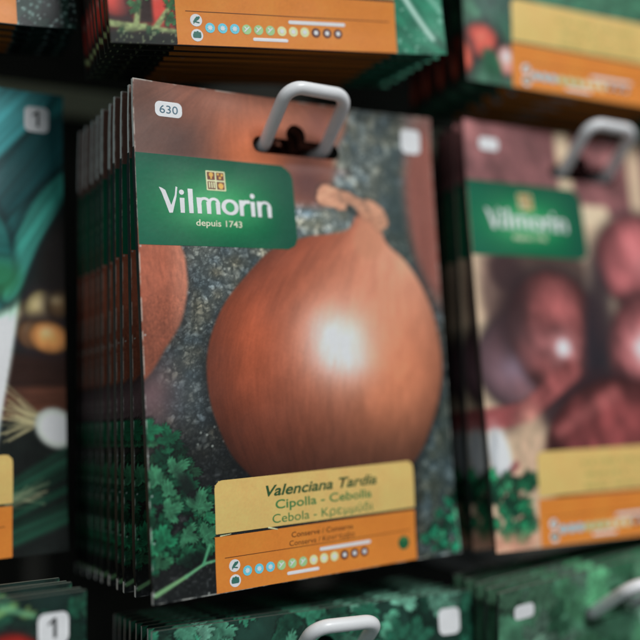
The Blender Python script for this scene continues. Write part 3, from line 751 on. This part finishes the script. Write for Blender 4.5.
BRAND = ('brand_panel', 'brand_panel', [('brand_lettering', 'brand_lettering'), ('tagline', 'tagline'), ('crest', 'crest')])
NAME_PLAIN = ('name_label', 'worn_label', [])
NAME_ONION = ('name_label', 'name_label', [('variety_name', 'variety_name'), ('translated_names', 'translated_names'), ('translated_names', 'translated_names_b')])
INFO_ONION = ('info_strip', 'info_strip', [('use_text', 'use_text'), ('use_text', 'use_text_b'), ('sowing_calendar', 'sowing_calendar'), ('round_emblem', 'round_emblem')])
INFO = ('info_strip', 'info_strip', [('sowing_calendar', 'sowing_calendar')])
LINE = ('divider_line', 'divider_line', [])
NUM = ('number_tag', 'number_tag', [('number_digits', 'number_digits')])
NUM0 = ('number_tag', 'number_tag', [])
TAG0 = ('corner_tag', 'corner_tag', [])
TAG1 = ('corner_tag', 'corner_tag', [('corner_digit', 'corner_digit')])

ORD = ['first', 'second', 'third', 'fourth', 'fifth', 'sixth', 'seventh', 'eighth', 'ninth', 'tenth', 'eleventh']
def stack(name, body, parts, loc, rot_deg, ys, label_front, label_back, group, cat="seed packet", jit=0.5, seed=1):
    r = np.random.default_rng(seed)
    first = packet(name, body, parts)
    for k, (yb, yt) in enumerate(ys):
        o = first if k == 0 else copy_tree(first)
        place(o, loc, rot_deg, yb, yt, 0 if k == 0 else r.uniform(-jit, jit), 0 if k == 0 else r.uniform(-0.25, 0.25))
        o['label'] = label_front if k == 0 else ORD[k] + ' ' + label_back
        o['category'] = cat; o['group'] = group

HQ = 0.30
ys_main = [(0, 0), (17, 5.7), (28, 12), (35.5, 18), (46.5, 24.5), (54.5, 31), (62.5, 39.5), (70, 46), (78, 53), (86, 60)]
stack('onion_seed_packet', body_mesh('onion_paper_pouch', paint_brown_onion, HQ, True), [BRAND, NAME_ONION, INFO_ONION, LINE, NUM, TAG0],
      (0, 0, 0), (0, 0, 0), ys_main,
      "front seed packet with a large brown onion and green brand panel on a white hook",
      "packet from the front in the centre stack of brown onion seed packets", "brown onion seed packets on the centre hook")
stack('red_onion_seed_packet', body_mesh('red_onion_paper_pouch', paint_red_onion, 0.7), [BRAND, NAME_PLAIN, INFO, NUM0],
      (137.9, -14.3, 0), (-2.7, 1.6, -4), [(0, 0), (15, 6), (27, 13), (38, 20)],
      "blurred front seed packet with dark red onions, right of the brown onion packet",
      "packet from the front in the blurred stack of red onion seed packets", "red onion seed packets on the right hook", seed=2)
stack('leek_seed_packet', body_mesh('leek_paper_pouch', paint_leek, 0.6), [NAME_PLAIN, INFO, TAG1],
      (-139.5, 58, 13.6), (1.9, 0.6, 3.8), [(0, 0), (9, 6), (18, 12)],
      "front seed packet with a leek, blue green leaves and white shank, at the left edge",
      "packet from the front in the stack of leek seed packets", "leek seed packets at the left", seed=3)
stack('tomato_seed_packet', body_mesh('tomato_paper_pouch', paint_tomato, 0.5), [NAME_PLAIN, INFO, LINE],
      (-9.7, -8.4, 188.4), (5.6, -3.5, -8.3), [(0, 0), (7, 7), (14, 14), (21, 21), (28, 28), (35, 35), (42, 42), (50, 50)],
      "front red tomato seed packet with orange strip, hanging above the brown onion packet",
      "packet from the front in the tomato seed packet stack above the brown onion", "tomato seed packets in the upper row", seed=4)
stack('radish_seed_packet', body_mesh('radish_paper_pouch', paint_radish, 0.7), [NAME_PLAIN, INFO],
      (136, -20, 191.3), (-1.2, 2.3, -6.7), [(0, 0), (11, 8), (22, 16), (33, 24), (44, 32)],
      "blurred front packet with red roots and cream and orange label, above the red onion packet",
      "packet from the front in the red root stack at the upper right", "seed packets at the upper right", seed=5)
stack('wet_leaf_seed_packet', body_mesh('wet_leaf_paper_pouch', paint_wet_green, 0.6), [NAME_PLAIN, INFO],
      (-139, 43, 204.8), (1.0, -1.6, -4.7), [(0, 0), (6, 6), (12, 12), (18, 18), (24, 24), (30, 30)],
      "front packet with dark wet leaves and an orange strip at the upper left corner",
      "packet from the front in the dark wet leaf stack at the upper left", "seed packets at the upper left", seed=6)
def lowleft_extra(P):
    x, z = P.x, P.z
    P.over((20, 40, 34), 0.25 + 0 * x)
    blob_onion(P, 106, 153, 14, 17, 0, (196, 44, 34))
    P.over((110, 150, 90), 1 - sst(-1, 1, sd_seg(x, z, (92, 172), (108, 178), 1.2, 0.9)))
    P.leaflet(112, 174, 4, 1.5, (110, 140, 84), 5)
    P.over((96, 150, 110), (1 - sst(-0.4, 0.6, sd_seg(x, z, (104, 178), (114, 174), 0.8, 0.6))) * 0.8)
stack('pepper_seed_packet', body_mesh('pepper_paper_pouch', paint_leafy([(40, 110, 80), (60, 130, 96), (30, 84, 64)], (20, 36, 32), 420, 5, 11, 21, lowleft_extra), 0.6), [TAG1],
      (-154.5, 6, -170), (0, 1.0, 0), [(0, 0), (8, 8), (16, 16), (24, 24), (32, 32)],
      "front packet with a red fruit and a tag reading 1 at the bottom left corner",
      "packet from the front in the leafy stack at the bottom left corner", "seed packets at the bottom left", seed=7)
stack('parsley_seed_packet', body_mesh('parsley_paper_pouch', paint_leafy([(52, 128, 98), (86, 160, 128), (34, 92, 70), (112, 176, 148)], (22, 46, 38), 420, 6, 14, 22), 0.5, 1), [TAG0],
      (-5, 0, -190), (-3, 2, -5), [(0, 0), (9, 7), (17, 14), (25, 21), (33, 28), (41, 35), (49, 42), (57, 49)],
      "front packet of green leaves directly under the brown onion packet, its top edge showing",
      "packet from the front in the green leaf stack under the brown onion", "green leaf seed packets in the bottom row", seed=8)
stack('lettuce_seed_packet', body_mesh('lettuce_paper_pouch', paint_leafy([(88, 156, 112), (118, 180, 138), (66, 130, 92), (140, 188, 158)], (66, 110, 84), 300, 9, 18, 23), 0.7), [NUM0],
      (138.9, -0.5, -192.6), (6.2, -2.1, -1.4), [(0, 0), (9, 7), (18, 14), (27, 21), (36, 28)],
      "blurred front packet of pale green leaves under the red onion packet",
      "packet from the front in the pale leaf stack at the bottom right", "seed packets at the bottom right", seed=9)

# ------------------------------------------------------------------ hooks
def fillet(pts, rad, n=8):
    pts = [Vector(p) for p in pts]; out = [pts[0]]
    for i in range(1, len(pts) - 1):
        a, b, c = pts[i - 1], pts[i], pts[i + 1]
        u = (a - b).normalized(); v = (c - b).normalized()
        ang = u.angle(v); d = min(rad / math.tan(ang / 2), (a - b).length * 0.49, (c - b).length * 0.49)
        r_ = d * math.tan(ang / 2); bis = (u + v).normalized(); cen = b + bis * (r_ / math.sin(ang / 2))
        p0 = b + u * d - cen; p1 = b + v * d - cen
        for k in range(n + 1):
            w = k / n; a_ = p0.angle(p1)
            out.append(cen + (p0 * math.sin((1 - w) * a_) + p1 * math.sin(w * a_)) / math.sin(a_))
    out.append(pts[-1]); return out
def tube(name, pts, rad, mat, seg=20):
    V = []; F = []
    prev = None
    for i, p in enumerate(pts):
        t = (pts[min(i + 1, len(pts) - 1)] - pts[max(i - 1, 0)]).normalized()
        if prev is None: nrm = t.orthogonal().normalized()
        else: nrm = (prev - t * prev.dot(t)).normalized()
        prev = nrm; bn = t.cross(nrm)
        for k in range(seg):
            a = 2 * math.pi * k / seg
            V.append(tuple(p + nrm * math.cos(a) * rad + bn * math.sin(a) * rad))
    for i in range(len(pts) - 1):
        for k in range(seg):
            a = i * seg + k; b = i * seg + (k + 1) % seg
            F.append((a, b, b + seg, a + seg))
    return mk_mesh(name, V, [np.array(F)], [mat])
WALL_Y = 124.0
def hook(label, loc, rot_deg, x0=51.6, x1=77.9, depth=WALL_Y):
    root = bpy.data.objects.new('display_hook', None); COL.objects.link(root)
    zc = 161.5
    pts = [(x0, depth, zc), (x0, 1.0, zc - 0.1), (x0 + 0.0, -20, 177.6), (x1 - 1.0, -20, 177.0), (x1, 1.0, zc - 0.1), (x1, depth, zc)]
    put('looped_prong', tube('looped_prong', fillet(pts, 6.0, 10), 2.5, M_PLASTIC), root)
    b = bpy.data.meshes.new('base_plate')
    import bmesh
    bm = bmesh.new(); bmesh.ops.create_cube(bm, size=1)
    for v in bm.verts: v.co = Vector((((x0 + x1) / 2 + v.co.x * 44) / 1000, (depth + 1 + v.co.y * 3) / 1000, (zc + v.co.z * 14) / 1000))
    bmesh.ops.bevel(bm, geom=bm.edges[:], offset=0.001, segments=2, affect='EDGES')
    bm.to_mesh(b); bm.free(); b.materials.append(M_DARKPLASTIC)
    put('base_plate', b, root)
    root['label'] = label; root['category'] = 'display hook'; root['group'] = 'white display hooks'
    place(root, loc, rot_deg)
    return root
hook("white plastic looped hook through the slot of the brown onion packets", (0, 0, 0), (0, 0, 0))
hook("blurred white looped hook through the red onion packets", (140.4, -14.3, 0), (-2.7, 1.6, -4), depth=134)
hook("white looped hook at the bottom edge, holding the packets under the brown onion", (-5, 0, -190), (-3, 2, -5), depth=118)
hook("blurred white looped hook at the bottom right, holding the pale green leaf packets", (138.9, -0.5, -192.6), (6.2, -2.1, -1.4), depth=118)

# ------------------------------------------------------------------ the rack behind
def box(name, x0, x1, y0, y1, z0, z1, mat, bev=0.8):
    import bmesh
    bm = bmesh.new(); bmesh.ops.create_cube(bm, size=1)
    for v in bm.verts:
        v.co = Vector(((x0 + x1) / 2 + v.co.x * (x1 - x0), (y0 + y1) / 2 + v.co.y * (y1 - y0), (z0 + z1) / 2 + v.co.z * (z1 - z0))) / 1000
    bmesh.ops.bevel(bm, geom=bm.edges[:], offset=bev / 1000, segments=2, affect='EDGES')
    me = bpy.data.meshes.new(name); bm.to_mesh(me); bm.free(); me.materials.append(mat)
    return put(name, me)
M_WALL = mat_flat("dark_rack_board", (58, 58, 54), 0.95, 0.2, 30, None, 0.1)
M_RAIL = mat_flat("beige_rail_paint", (206, 196, 164), 0.5, 0.08, 60)
w = box('back_panel', -420, 620, 128, 140, -420, 420, M_WALL); w['kind'] = 'structure'
for zc, lab in ((212, "pale beige rail on the dark board, behind the top edges of the middle row"),):
    o = box('rack_rail', -420, 620, 119, 127.6, zc - 6, zc + 6, M_RAIL); o['label'] = lab; o['category'] = 'rail'; o['group'] = 'rack rails'
